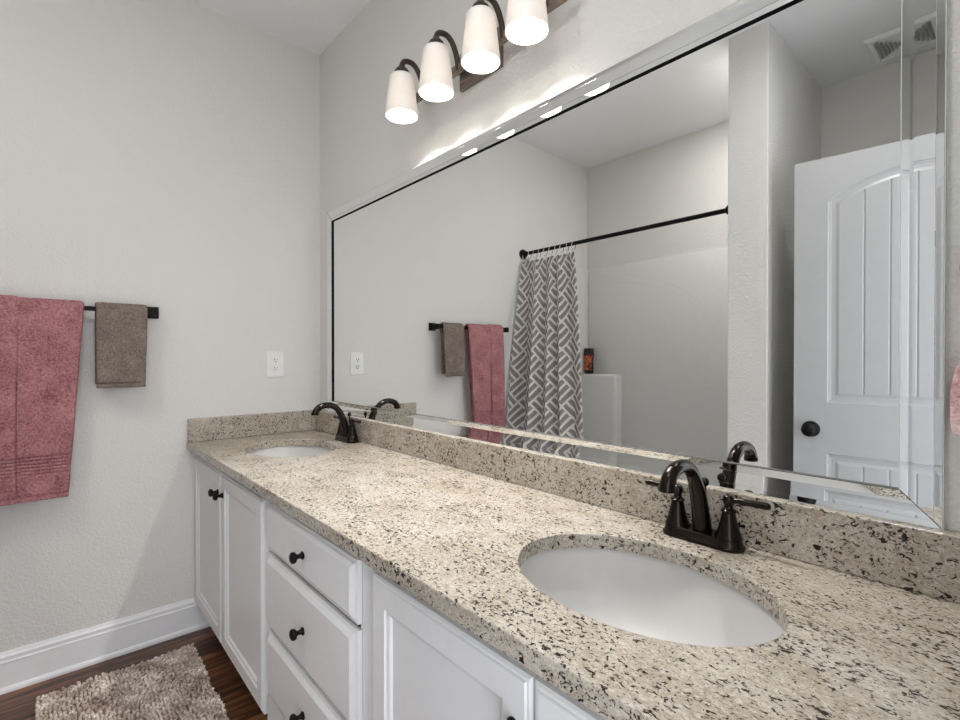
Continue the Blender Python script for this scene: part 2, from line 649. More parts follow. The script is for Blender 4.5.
sur = thing('shower_surround', 'white moulded shower surround lining the tub alcove', 'shower surround', (0.72, YB, 0.45))
SZ = 1.90
mb = MB()
mb.box(0.030, WX0 - 0.03, YB, YB + 0.024, 0.445, SZ, 0.006)
obj('back_or_shade_panel', mb, 'acrylic', sur, 40)
mb = MB()
mb.box(0.0, 0.028, YB, -1.565, 0.445, SZ, 0.006)
obj('end_panel', mb, 'acrylic', sur, 40)
mb = MB()
mb.box(WX0 - 0.028, WX0, YB, -1.565, 0.445, SZ, 0.006)
obj('end_panel', mb, 'acrylic', sur, 40)
mb = MB()
mb.box(0.02, 0.345, YB + 0.015, YB + 0.12, 0.442, 1.055, 0.02, 4)
obj('corner_shelf', mb, 'acrylic', sur, 40)
mb = MB()
for dz in (0.0, -0.055):
    pts = bez((0.09, YB + 0.022, 1.835 + dz), (0.55, YB + 0.022, 1.83 + dz), (0.98, YB + 0.022, 1.70 + dz), (1.12 + dz * 0.5, YB + 0.022, 1.25), 24)
    mb.tube(pts, 0.007, 8, True, 0.35)
obj('moulded_rib', mb, 'acrylic', sur, 60)

ROD_Y, ROD_Z = -1.525, 1.925
rod = thing('shower_rod', 'black shower curtain rod spanning the tub alcove', 'curtain rod', (0, ROD_Y, ROD_Z))
obj('rod', MB().tube([(0.004, ROD_Y, ROD_Z), (WX0 - 0.004, ROD_Y, ROD_Z)], 0.0125, 16), 'black', rod, 40)
for xa, dx in ((0.0, 1), (WX0, -1)):
    mb = MB()
    mb.lathe([(0.034, 0.0), (0.035, 0.008), (0.028, 0.016), (0.024, 0.028), (0.019, 0.036)], (xa, ROD_Y, ROD_Z), (dx, 0, 0), 24)
    obj('flange', mb, 'black', rod, 40)

CU_T, CU_B = 1.872, 0.10
NF = 4.3


def curt(u, v):
    """u across (0..1), v from top (0) to bottom (1)"""
    k = v ** 0.8
    wtop, wbot = 0.455, 0.710
    xl = 0.008
    wv = wtop + (wbot - wtop) * k
    ph = u + 0.035 * math.sin(2 * PI * (u * 1.3 + 0.2)) + 0.012 * math.sin(5 * v + u * 9)
    amp = (0.014 + 0.022 * min(1, v * 2.2)) * (0.75 + 0.5 * math.sin(u * 11 + 1.0) ** 2) * (1.25 - 0.75 * u)
    fold = amp * math.sin(2 * PI * NF * ph)
    x = xl + wv * u + 0.016 * math.sin(4 * PI * NF * ph) * min(1, v * 2 + 0.3) * (1 - u * 0.7)
    x = max(x, 0.004)
    y = ROD_Y + 0.0 + 0.195 * v ** 0.9 + fold
    sag = 0.010 * (1 - math.cos(2 * PI * 10 * u)) * 0.5 * max(0, 1 - v * 12)
    z = CU_T + (CU_B - CU_T) * v - sag
    return Vector((x, y, z))


NU, NV = 170, 70
arc = [0.0]
for i in range(NU):
    arc.append(arc[-1] + (curt((i + 1) / NU, 0.5) - curt(i / NU, 0.5)).length)
mb = MB()
mb.grid(curt, NU, NV, lambda a, b: (arc[round(a * NU)] * 1.0, -b * (CU_T - CU_B)))
cur = obj('shower_curtain', mb, 'curtain', None, 180)
so = cur.modifiers.new('thick', 'SOLIDIFY')
so.thickness = 0.0015
tag(cur, 'grey and off-white basketweave shower curtain hanging from the black rod', 'shower curtain')

ring0 = None
NR = 10
words = ['closest to the end wall', 'second from the end wall', 'third from the end wall', 'fourth from the end wall', 'fifth from the end wall',
         'fifth from the free edge', 'fourth from the free edge', 'third from the free edge', 'second from the free edge', 'at the free edge of the curtain']
for i in range(NR):
    u = 0.03 + 0.94 * i / (NR - 1)
    p = curt(u, 0.006)
    if ring0 is None:
        mb = MB()
        pts = []
        for k in range(25):
            a = 2 * PI * k / 24
            pts.append((0.0, 0.020 * math.sin(a), -0.012 + 0.028 * math.cos(a)))
        mb.tube(pts, 0.0022, 6)
        ring0 = obj('curtain_ring', mb, 'chrome', None, 60)
        r = ring0
    else:
        r = ring0.copy()
        COL.objects.link(r)
    r.location = (p.x, ROD_Y, ROD_Z - 0.004)
    r.rotation_euler = (0, 0, random.uniform(-0.3, 0.3))
    tag(r, 'metal curtain ring on the black rod, ' + words[i], 'curtain ring', 'rings holding the shower curtain')

# bottle on the corner shelf
bt = thing('shampoo_bottle', 'dark bottle with an orange-red label on the shower shelf', 'bottle', (0.083, -2.205, 1.056))
bx, by, bz = bt.location


def oval(z, a, b, n=32):
    return [(bx + 1.35 * a * math.cos(2 * PI * i / n), by + b * math.sin(2 * PI * i / n), bz + z) for i in range(n)]


mb = MB()
mb.loops([oval(0.0, 0.024, 0.014), oval(0.003, 0.030, 0.018), oval(0.02, 0.0325, 0.0195), oval(0.09, 0.030, 0.018), oval(0.14, 0.034, 0.020),
          oval(0.155, 0.036, 0.021), oval(0.166, 0.034, 0.019)], True, True, True)
bod = NT('dark maroon bottle plastic', 0.25, 0.5, 0, (0.020, 0.008, 0.008)).m
obj('bottle_body', mb, bod, bt, 40)
mb = MB()
mb.loops([oval(0.166, 0.033, 0.0185), oval(0.196, 0.034, 0.019), oval(0.202, 0.031, 0.017)], True, True, True)
obj('cap', mb, NT('black cap plastic', 0.3, 0.5, 0, (0.010, 0.009, 0.009)).m, bt, 40)
mb = MB()
lps = []
for z, a, b in ((0.03, 0.0328, 0.0199), (0.06, 0.0318, 0.0192), (0.09, 0.0305, 0.0185), (0.12, 0.0330, 0.0197), (0.145, 0.0352, 0.0209)):
    lps.append([(bx + 1.35 * a * math.cos(PI / 2 + q), by + b * math.sin(PI / 2 + q), bz + z) for q in [(-1.05 + 2.1 * i / 14) for i in range(15)]])
mb.loops(lps, False)
lt = NT('bottle label print', 0.3)
v = lt.co('Object', (1, 1, 1))
n1 = lt.noise(v, 34, 2, 0.5, 2.5)
lt.color(lt.ramp(n1, [(0.42, (0.03, 0.008, 0.006)), (0.50, (0.50, 0.05, 0.02)), (0.56, (0.85, 0.25, 0.05)), (0.68, (0.85, 0.50, 0.28))]))
obj('label', mb, lt.m, bt, 40)

# ------------------------------------------------------------------ ceiling vent above the nook
VX0, VX1, VY0, VY1 = 1.872, 2.145, -2.235, -1.955
ven = thing('ceiling_vent', 'white louvred air vent set in the nook ceiling', 'vent', ((VX0 + VX1) / 2, (VY0 + VY1) / 2, ZC))
mb = MB()
mb.loops([[(x, y, z) for x, y in ((VX0 + i, VY0 + i), (VX1 - i, VY0 + i), (VX1 - i, VY1 - i), (VX0 + i, VY1 - i))] for i, z in
          ((0, ZC), (0.0, ZC - 0.004), (0.012, ZC - 0.014), (0.030, ZC - 0.015), (0.036, ZC - 0.004), (0.04, ZC - 0.003))], True, False, True)
obj('vent_frame', mb, 'trim', ven, 30)
cxv, cyv = (VX0 + VX1) / 2, (VY0 + VY1) / 2
hw = (VX1 - VX0) / 2 - 0.040
for sgn in (-1, 1):
    for k in range(6):
        d = 0.018 + (hw - 0.02) * k / 5
        L = d * 0.92
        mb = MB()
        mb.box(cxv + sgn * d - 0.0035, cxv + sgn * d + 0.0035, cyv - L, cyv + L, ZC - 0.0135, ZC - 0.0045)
        obj('louvre', mb, 'vent_gap_shade', ven)  # grey slats stand for the shaded slots between louvres
for sgn in (-1, 1):
    for k in range(5):
        d = 0.030 + (hw - 0.03) * k / 4
        L = d * 0.85
        mb = MB()
        mb.box(cxv - L, cxv + L, cyv + sgn * d - 0.003, cyv + sgn * d + 0.003, ZC - 0.0135, ZC - 0.0045)
        obj('louvre', mb, 'trim', ven)

# ------------------------------------------------------------------ added downlight, out of view, brightens the tub alcove
def downlight(x, y, label, power, k=0.75):
    t = thing('fill_ceiling_light', label, 'added fill light', (x, y, ZC))
    obj('trim_ring', MB().lathe([(0.048 * k, -0.004), (0.052 * k, -0.006), (0.070 * k, -0.005), (0.074 * k, 0.0)], (x, y, ZC), (0, 0, 1), 40, False, False), 'trim', t, 40)
    obj('lens', MB().lathe([(0.049 * k, -0.0040), (0.030 * k, -0.0050), (0.001, -0.0052)], (x, y, ZC), (0, 0, 1), 40), 'dome', t, 40)
    l = bpy.data.lights.new('tub_fill_lamp', 'AREA')
    l.shape = 'DISK'
    l.size = 0.095 * k
    l.energy = power
    l.color = (1.0, 0.97, 0.94)
    o = bpy.data.objects.new('tub_fill_lamp', l)
    COL.objects.link(o)
    o.location = (x, y, ZC - 0.008)


downlight(1.384, -1.745, 'added round recessed fill light in the ceiling over the bathtub', TUB_FILL_W)

FX, FY = 2.02, -0.93  # added dome fixture, unseen, evens out the room brightness
cl = thing('fill_ceiling_light', 'added round flush fill light on the ceiling near the doorway', 'added fill light', (FX, FY, ZC))
obj('rim', MB().lathe([(0.15, 0), (0.155, -0.012), (0.145, -0.022)], (FX, FY, ZC), (0, 0, 1), 40), 'nickel', cl, 40)
obj('dome', MB().lathe([(0.142, -0.020), (0.138, -0.040), (0.115, -0.062), (0.07, -0.078), (0.001, -0.084)], (FX, FY, ZC), (0, 0, 1), 40), 'dome', cl, 40)
l = bpy.data.lights.new('dome_fill_lamp', 'AREA')
l.shape = 'DISK'
l.size = 0.24
l.energy = MAIN_FILL_W
l.color = (1.0, 0.98, 0.96)
o = bpy.data.objects.new('dome_fill_lamp', l)
COL.objects.link(o)
o.location = (FX, FY, ZC - 0.095)

# ------------------------------------------------------------------ vanity: cabinets
CT = 0.8215          # counter top height
CB = CT - 0.030
CF = -0.592          # counter front
FR = -0.556          # cabinet face plane
DF = 0.020           # door thickness


def knob(parent, x, z, y):
    m = MB()
    m.lathe([(0.0095, 0), (0.0100, 0.003), (0.0065, 0.006), (0.0052, 0.013), (0.0070, 0.017), (0.0125, 0.020), (0.0142, 0.0245),
             (0.0130, 0.029), (0.008, 0.032), (0.0005, 0.033)], (x, y, z), (0, -1, 0), 24)
    return obj('knob', m, 'black', parent, 40)


def cab_door(parent, x0, x1, z0, z1, kx, kz):
    m = MB()
    y = FR - 0.001
    m.rect_profile(x0, x1, z0, z1, y, [(0, 0), (0.0, DF - 0.006), (0.004, DF - 0.003), (0.008, DF - 0.003), (0.010, DF), (0.052, DF), (0.0535, DF - 0.004), (0.062, DF - 0.0055),
                                       (0.066, DF - 0.0105), (0.068, DF - 0.0105)])
    d = obj('door', m, 'cabinet', parent)
    knob(d, kx, kz, y - DF)
    return d


def drawer(parent, x0, x1, z0, z1):
    m = MB()
    y = FR - 0.001
    m.rect_profile(x0, x1, z0, z1, y, [(0, 0), (0.0, DF - 0.010), (0.008, DF - 0.0075), (0.010, DF - 0.006), (0.018, DF - 0.001), (0.0195, DF)])
    d = obj('drawer', m, 'cabinet', parent)
    knob(d, (x0 + x1) / 2 + 0.008, (z0 + z1) / 2, y - DF)
    return d


TOE = 0.112


def carcass(parent, x0, x1):
    m = MB()
    m.box(x0, x1, FR, -0.004, TOE, CB - 0.022)
    # open top so that the basin can hang inside: rails only
    m.b.free()
    m.b = bmesh.new()
    m.box(x0, x0 + 0.018, FR + 0.018, -0.003, TOE, CB)
    m.box(x1 - 0.018, x1, FR + 0.018, -0.003, TOE, CB)
    m.box(x0 + 0.018, x1 - 0.018, FR + 0.018, -0.003, TOE, TOE + 0.018)
    m.box(x0, x0 + 0.03, FR, FR + 0.018, TOE, CB)
    m.box(x1 - 0.05, x1, FR, FR + 0.018, TOE, CB)
    m.box(x0 + 0.03, x1 - 0.05, FR, FR + 0.018, CB - 0.035, CB)
    m.box(x0 + 0.03, x1 - 0.05, FR, FR + 0.018, TOE, TOE + 0.03)
    obj('carcass', m, 'cabinet', parent)
    m = MB()
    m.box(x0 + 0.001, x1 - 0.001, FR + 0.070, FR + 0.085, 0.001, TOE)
    obj('toe_kick', m, 'cabinet_gap_shade', parent)


DZ0, DZ1 = 0.128, 0.766
cab = thing('vanity_cabinet', 'white two-door vanity cabinet under the far sink', 'cabinet', (0.46, -0.28, 0), 'white sink cabinets')
carcass(cab, 0.003, 0.924)
cab_door(cab, 0.014, 0.4535, DZ0, DZ1, 0.4535 - 0.030, 0.690)
cab_door(cab, 0.4575, 0.918, DZ0, DZ1, 0.4575 + 0.030, 0.690)
dc = thing('drawer_cabinet', 'white three-drawer vanity cabinet between the two sink cabinets', 'cabinet', (1.225, -0.28, 0))
carcass(dc, 0.932, 1.534)
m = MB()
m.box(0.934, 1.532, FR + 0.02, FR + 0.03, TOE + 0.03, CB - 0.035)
obj('back_or_shade_panel', m, 'cabinet_gap_shade', dc)  # dark sheet set in as the shade between the drawers
drawer(dc, 0.944, 1.492, 0.630, DZ1)
drawer(dc, 0.944, 1.492, 0.402, 0.617)
drawer(dc, 0.944, 1.492, 0.208, 0.390)
# arched base apron with two feet under the drawer stack
m = MB()
xa, xb, lw, rz, zt = 0.934, 1.532, 0.035, 0.050, 0.198
bot = [(xa, 0.001), (xa + lw, 0.001)] + [(xa + lw + rz * (1 - math.cos(t)), 0.045 + rz * math.sin(t)) for t in [PI / 2 * i / 8 for i in range(9)]]
bot += [(xa + xb - x, z) for x, z in reversed(bot)]
fy, by_ = FR - 0.012, FR + 0.017
m.loops([[(x, fy, zt) for x, z in bot], [(x, fy, z) for x, z in bot], [(x, by_, z) for x, z in bot], [(x, by_, zt) for x, z in bot], [(x, fy, zt) for x, z in bot]], False)
obj('base_apron', m, 'cabinet', dc)
cab2 = thing('vanity_cabinet', 'white two-door vanity cabinet under the near sink', 'cabinet', (1.99, -0.28, 0), 'white sink cabinets')
carcass(cab2, 1.5355, 2.450)
cab_door(cab2, 1.563, 1.986, DZ0, DZ1, 1.986 - 0.030, 0.690)
cab_door(cab2, 1.990, 2.420, DZ0, DZ1, 1.990 + 0.030, 0.690)
flr = obj('filler_panel', MB().box(2.452, XR - 0.001, FR, FR + 0.02, 0.001, CB), 'cabinet')
tag(flr, 'narrow white filler panel between near vanity cabinet and doorway wall', 'filler panel')

# ------------------------------------------------------------------ countertop with two oval cut-outs
SINKS = ((0.420, -0.305), (1.982, -0.312))
SA, SB = 0.221, 0.165
mb = MB()
N = 64


def slab_with_holes():
    xa, xb, ya, yb = 0.002, XR - 0.002, CF, -0.002
    xm = 1.2

    def bit(x0, x1, cx, cy):
        inner = [(cx + SA * math.cos(2 * PI * i / N), cy + SB * math.sin(2 * PI * i / N)) for i in range(N)]
        outer = []
        for i in range(N):
            a = 2 * PI * i / N
            dx, dy = math.cos(a), math.sin(a)
            ts = []
            if dx > 1e-9:
                ts.append((x1 - cx) / dx)
            if dx < -1e-9:
                ts.append((x0 - cx) / dx)
            if dy > 1e-9:
                ts.append((yb - cy) / dy)
            if dy < -1e-9:
                ts.append((ya - cy) / dy)
            t = min(ts)
            outer.append([cx + dx * t, cy + dy * t])
        # snap the nearest outer points to the corners
        for c in ((x0, ya), (x1, ya), (x0, yb), (x1, yb)):
            j = min(range(N), key=lambda k: (outer[k][0] - c[0]) ** 2 + (outer[k][1] - c[1]) ** 2)
            outer[j] = list(c)
        e = 0.003

        def lp(pts, z, ins=0.0):
            res = []
            for px, py in pts:
                py2 = max(py, ya + ins)
                if py < ya + 1e-6:
                    py2 -= 0.008 * max(0.0, 1 - px / 1.4)
                res.append((px, py2, z))
            return res

        def il(z, g):
            return [(cx + (SA + g) * math.cos(2 * PI * i / N), cy + (SB + g) * math.sin(2 * PI * i / N), z) for i in range(N)]
        mb.loops([il(CB, 0), il(CT - e, 0), il(CT - e * 0.3, e * 0.3), il(CT, e), lp(outer, CT, e), lp(outer, CT - e * 0.3, e * 0.3), lp(outer, CT - e, 0),
                  lp(outer, CB, 0), il(CB, 0)], True)
    bit(xa, xm, *SINKS[0])
    bit(xm, xb, *SINKS[1])


slab_with_holes()
ct = obj('countertop', mb, 'granite')
tag(ct, 'speckled beige granite countertop with two oval sink cut-outs', 'countertop')
SPZ = 0.922
bs = obj('backsplash', MB().box(0.026, XR - 0.002, -0.036, -0.002, CT + 0.0005, SPZ, 0.0025), 'granite')
tag(bs, 'long granite backsplash strip under the wall mirror', 'backsplash')
ss = obj('side_splash', MB().box(0.001, 0.024, CF - 0.005, -0.002, CT + 0.0005, SPZ, 0.0025), 'granite')
tag(ss, 'short granite side splash against the end wall', 'side splash')

# ------------------------------------------------------------------ undermount basins


def basin(cx, cy, label):
    t = thing('sink', label, 'sink', (cx, cy, CB), 'oval undermount sinks')
    m = MB()

    def ring(a, b, z, dy=0.0):
        return [(cx + a * math.cos(2 * PI * i / N), cy + dy + b * math.sin(2 * PI * i / N), z) for i in range(N)]
    zr = CB - 0.0005
    D = 0.150
    lps = [ring(SA + 0.024, SB + 0.018, zr - 0.012), ring(SA + 0.024, SB + 0.018, zr), ring(SA + 0.006, SB + 0.006, zr)]
    for k in range(1, 19):
        a = (PI / 2) * k / 18
        s = math.cos(a) ** 0.62
        lps.append(ring(max((SA + 0.004) * s, 0.026), max((SB + 0.004) * s, 0.026), zr - D * math.sin(a) ** 1.15, 0.02 * (1 - s)))
    outer = []
    for k in range(18, -1, -1):
        a = (PI / 2) * k / 18
        s = math.cos(a) ** 0.62
        outer.append(ring(max((SA + 0.018) * s, 0.036), max((SB + 0.014) * s, 0.036), zr - 0.012 - D * math.sin(a) ** 1.15, 0.02 * (1 - s)))
    m.loops(lps, True)
    m.loops(outer, True)
    bmesh.ops.remove_doubles(m.b, verts=m.b.verts, dist=1e-5)
    obj('basin', m, 'porcelain', t, 60)
    d = MB()
    d.lathe([(0.030, 0.001), (0.031, 0.003), (0.024, 0.004), (0.021, 0.001), (0.019, 0.002), (0.012, 0.006), (0.001, 0.007)], (cx, cy + 0.0182, zr - D - 0.001), (0, 0, 1), 28)
    obj('drain', d, 'bronze', t, 40)


basin(*SINKS[1], 'white oval undermount sink nearest the camera')
basin(*SINKS[0], 'white oval undermount sink by the end wall')


# ------------------------------------------------------------------ faucets


def faucet(cx, cy, label):
    z0 = CT + 0.0005
    t = thing('faucet', label, 'faucet', (cx, cy, z0), 'bronze centerset faucets')

    def stadium(hx, hy, z, n=14):
        pts = []
        for k in range(n + 1):
            a = -PI / 2 + PI * k / n
            pts.append((cx + hx - hy + hy * math.cos(a), cy + hy * math.sin(a), z))
        for k in range(n + 1):
            a = PI / 2 + PI * k / n
            pts.append((cx - hx + hy + hy * math.cos(a), cy + hy * math.sin(a), z))
        return pts
    m = MB()
    m.loops([stadium(0.0800, 0.0280, z0), stadium(0.0805, 0.0285, z0 + 0.005), stadium(0.0770, 0.0260, z0 + 0.008), stadium(0.0755, 0.0245, z0 + 0.0150),
             stadium(0.0735, 0.0228, z0 + 0.0190), stadium(0.0715, 0.0210, z0 + 0.0205)], True, True, True)
    obj('base_plate', m, 'bronze', t, 35)
    # spout: flared foot, straight rise leaning back, then a tight arch to the bowl
    m = MB()
    pts = bez((cx, cy + 0.003, z0 + 0.015), (cx, cy - 0.019, z0 + 0.108), (cx, cy - 0.034, z0 + 0.166), (cx, cy - 0.098, z0 + 0.162), 24)
    pts += bez((cx, cy - 0.098, z0 + 0.162), (cx, cy - 0.126, z0 + 0.160), (cx, cy - 0.140, z0 + 0.146), (cx, cy - 0.144, z0 + 0.128), 12)[1:]
    rad = []
    for i in range(len(pts)):
        f = i / (len(pts) - 1)
        rad.append(0.0185 - 0.0058 * min(1, f / 0.42) + 0.0012 * max(0, f - 0.6) / 0.4)
    m.tube(pts, rad, 22, True)
    obj('spout', m, 'bronze', t, 50)
    m = MB()
    m.lathe([(0.0150, 0.0), (0.0155, 0.004), (0.0150, 0.009)], Vector(pts[-1]) + Vector((0, 0.0, -0.004)), (0, 0.05, 1), 22)
    obj('aerator', m, 'bronze', t, 40)
    m = MB()
    m.tube([(cx, cy + 0.019, z0 + 0.019), (cx, cy + 0.012, z0 + 0.108)], 0.0028, 10)
    m.lathe([(0.003, 0), (0.0075, 0.004), (0.0085, 0.010), (0.006, 0.016), (0.001, 0.019)], (cx, cy + 0.012, z0 + 0.106), (0, 0, 1), 18)
    obj('lift_rod', m, 'bronze', t, 40)
    for sg in (-1, 1):
        hx = cx + sg * 0.0510
        h = MB()
        h.lathe([(0.0245, 0.019), (0.0245, 0.023), (0.0225, 0.026), (0.0190, 0.036), (0.0155, 0.050), (0.0125, 0.064), (0.0118, 0.068), (0.0140, 0.070), (0.0140, 0.073), (0.0090, 0.076),
                 (0.0075, 0.081), (0.0098, 0.086), (0.0115, 0.092), (0.0105, 0.098), (0.0060, 0.102), (0.0005, 0.103)], (hx, cy, z0), (0, 0, 1), 28)
        ho = obj('handle', h, 'bronze', t, 40)
        lv = MB()
        zl = z0 + 0.0925
        lv.tube([(hx + sg * 0.008, cy, zl), (hx + sg * 0.018, cy, zl + 0.001), (hx + sg * 0.022, cy, zl + 0.001), (hx + sg * 0.030, cy, zl + 0.001), (hx + sg * 0.062, cy, zl + 0.002),
                 (hx + sg * 0.070, cy, zl + 0.002), (hx + sg * 0.073, cy, zl + 0.002)], [0.0065, 0.0045, 0.0070, 0.0058, 0.0068, 0.0064, 0.003], 14)
        obj('lever', lv, 'bronze', ho, 40)


faucet(1.985, -0.067, 'bronze two-handle faucet behind the sink nearest the camera')
faucet(0.432, -0.067, 'bronze two-handle faucet behind the sink by the end wall')

# ------------------------------------------------------------------ wall mirror with mirrored bevelled frame
K = (1.05 + YM) / 1.05


def mx(x):
    return CAM.x - (CAM.x - x) * K


def mz(z):
    return CAM.z + (z - CAM.z) * K


MX0, MX1, MZ0, MZ1 = mx(0.098), mx(2.331), SPZ + 0.001, mz(1.906)
FWD = 0.052          # width of the frame strips
mir = thing('wall_mirror', 'large rectangular wall mirror with a mirrored glass border above the long backsplash', 'mirror', ((MX0 + MX1) / 2, YM, MZ0))
obj('mirror_glass', MB().box(MX0 + 0.01, MX1 - 0.01, YM, -0.0005, MZ0 + 0.01, MZ1 - 0.01), 'mirror', mir)
# profile: distance outwards from the inner edge, height in front of the main glass
PRF = [(0.0, 0.0062), (0.0155, 0.0045), (0.0158, 0.0050), (FWD - 0.0105, 0.0050), (FWD - 0.0100, 0.0046), (FWD - 0.0004, 0.0056), (FWD, 0.0048), (FWD, -0.009)]
PRF_R = [(0.0, 0.0053), (0.0110, 0.0046)] + PRF[2:]
PRF_B = PRF[:2] + [(0.0158, 0.0042), (FWD - 0.0105, 0.0042 + (FWD - 0.0263) * math.tan(math.radians(3.0)))] + PRF[4:]
ix0, ix1, iz0, iz1 = MX0 + FWD, MX1 - FWD, MZ0 + FWD, MZ1 - FWD


def corner(side, end, d):
    """inner rectangle corner pushed outwards by d"""
    x = (ix0 - d, ix1 + d)
    z = (iz0 - d, iz1 + d)
    return {'bottom': ((x[0], z[0]), (x[1], z[0])), 'top': ((x[0], z[1]), (x[1], z[1])), 'left': ((x[0], z[0]), (x[0], z[1])), 'right': ((x[1], z[0]), (x[1], z[1]))}[side][end]


for side in ('bottom', 'top', 'left', 'right'):
    m = MB()
    lps = [[(corner(side, e, d)[0], YM - h, corner(side, e, d)[1]) for d, h in {'bottom': PRF_B, 'right': PRF_R}.get(side, PRF)] for e in (0, 1)]
    m.loops(lps, False)
    st = obj('frame_strip', m, 'mirror', mir)
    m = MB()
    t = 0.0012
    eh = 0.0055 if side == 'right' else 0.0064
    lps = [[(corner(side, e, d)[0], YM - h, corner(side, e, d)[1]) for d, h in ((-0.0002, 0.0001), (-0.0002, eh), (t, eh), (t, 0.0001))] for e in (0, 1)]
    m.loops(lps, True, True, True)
    obj('inner_edge', m, {'right': 'polish', 'bottom': 'seam'}.get(side, 'edge'), st)  # edge reflections painted per side: dark top and left, grey bottom, pale right
    m = MB()
    d0 = FWD
    lps = [[(corner(side, e, d)[0], YM - h, corner(side, e, d)[1]) for d, h in ((d0, -0.0090), (d0, 0.0058), (d0 + 0.0014, 0.0054), (d0 + 0.0014, -0.0090))] for e in (0, 1)]
    m.loops(lps, True, True, True)
    obj('outer_edge', m, 'polish', st)
for cx_, cz_, sx_, sz_ in ((ix0, iz0, -1, -1), (ix1, iz0, 1, -1), (ix0, iz1, -1, 1), (ix1, iz1, 1, 1)):
    m = MB()
    m.tube([(cx_ + sx_ * d, YM - h + 0.0002, cz_ + sz_ * d) for d, h in ((0.001, 0.0058), (0.0157, 0.0049), (FWD - 0.0102, 0.0052), (FWD - 0.001, 0.0054))], 0.0008, 6)
    obj('mitre_seam', m, 'seam', mir)

# ------------------------------------------------------------------ vanity light with four frosted shades
LX = (0.985, 1.183, 1.392, 1.568)
LY, LZ = -0.135, 2.016
vl = thing('vanity_light', 'four-shade bronze vanity light on the wall above the mirror', 'wall light', (1.285, 0, 2.13))
m = MB()
m.rect_profile(1.150, 1.346, 2.078, 2.200, -0.001, [(0, 0), (0, 0.012), (0.004, 0.014), (0.012, 0.014), (0.014, 0.017), (0.014, 0.022), (0.018, 0.024)])
obj('backplate', m, 'nickel', vl)
m = MB()
m.box(0.925, 1.645, -0.052, -0.030, 2.118, 2.140, 0.002)
m.box(1.24, 1.27, -0.032, -0.023, 2.115, 2.143)
obj('bar', m, 'nickel', vl)
for x in LX:
    m = MB()
    pts = bez((x, -0.046, 2.122), (x, -0.050, 2.170), (x, -0.070, 2.216), (x, -0.102, 2.214), 14) + bez((x, -0.102, 2.214), (x, -0.124, 2.212), (x, LY, 2.204), (x, LY, 2.182), 10)[1:]
    m.tube(pts, 0.0088, 14)
    arm = obj('arm', m, 'dark_arm', vl, 50)
    m = MB()
    m.lathe([(0.010, 0.034), (0.013, 0.026), (0.022, 0.018), (0.026, 0.010), (0.027, 0.0), (0.020, -0.003)], (x, LY, LZ + 0.140), (0, 0, 1), 26)
    obj('socket_cap', m, 'dark_arm', arm, 40)
    m = MB()
    pr = [(0.0550, 0.0), (0.0553, 0.003), (0.0540, 0.018), (0.0475, 0.075), (0.0415, 0.122), (0.0420, 0.124), (0.0420, 0.130), (0.0395, 0.134), (0.030, 0.138), (0.018, 0.139)]
    inn = [(r - 0.003, h - (0.003 if h > 0.131 else 0)) for r, h in reversed(pr)]
    m.lathe(pr + inn, (x, LY, LZ), (0, 0, 1), 36, False, False)
    sh = obj('lamp_shade', m, 'shade', vl, 50)
    m = MB()
    m.lathe([(0.001, -0.022), (0.011, -0.019), (0.018, -0.010), (0.020, 0.0), (0.017, 0.010), (0.012, 0.020), (0.012, 0.038)], (x, LY, LZ + 0.098), (0, 0, 1), 20)
    obj('bulb', m, 'bulb', sh, 60)
    l = bpy.data.lights.new('vanity_lamp', 'POINT')
    l.energy = BULB_W
    l.color = (1.0, 0.98, 0.95)
    l.shadow_soft_size = 0.011
    o = bpy.data.objects.new('vanity_lamp', l)
    COL.objects.link(o)
    o.location = (x, LY, LZ + 0.064)
    l = bpy.data.lights.new('vanity_lamp_opening', 'SPOT')
    l.spot_size = math.radians(112)
    l.spot_blend = 1.0
    l.shadow_soft_size = 0.03
    l.energy = DOWN_W
    l.color = (1.0, 0.98, 0.95)
    o = bpy.data.objects.new('vanity_lamp_opening', l)
    COL.objects.link(o)
    o.location = (x, LY, LZ + 0.034)

# ------------------------------------------------------------------ outlet on the end wall
oy, oz = -0.2255, 1.155
out = thing('wall_outlet', 'white duplex wall outlet on the end wall beside the mirror', 'outlet', (0, oy, oz))


def to_left_wall(m):
    # built facing -y at x = across, turned to face +x on the end wall
    return m.xform(Matrix(((0, -1, 0, 0), (1, 0, 0, 0), (0, 0, 1, 0), (0, 0, 0, 1))))


m = MB()
m.rect_profile(oy - 0.0405, oy + 0.0405, oz - 0.062, oz + 0.062, 0, [(0, 0.0), (0.0, 0.0035), (0.002, 0.0055), (0.006, 0.0062)])
obj('cover_plate', to_left_wall(m), 'plastic', out)
for dz in (-0.0195, 0.0195):
    m = MB()
    m.lathe([(0.0172, 0), (0.0172, 0.0080), (0.0160, 0.0085)], (oy, -0.0, oz + dz), (0, -1, 0), 30, True, True, 1.0, 0.82)
    rc = obj('receptacle', to_left_wall(m), 'plastic', out, 40)
    m = MB()
    m.box(oy - 0.0075, oy - 0.0050, -0.0089, -0.0080, oz + dz - 0.001, oz + dz + 0.008)
    m.box(oy + 0.0050, oy + 0.0075, -0.0089, -0.0080, oz + dz - 0.001, oz + dz + 0.007)
    m.lathe([(0.0026, 0.008), (0.0026, 0.0089)], (oy, 0, oz + dz - 0.0075), (0, -1, 0), 12)
    obj('slots', to_left_wall(m), 'slot', rc)
m = MB()
m.lathe([(0.0032, 0.006), (0.003, 0.0072)], (oy, 0, oz), (0, -1, 0), 14)
obj('screw', to_left_wall(m), 'plastic', out)

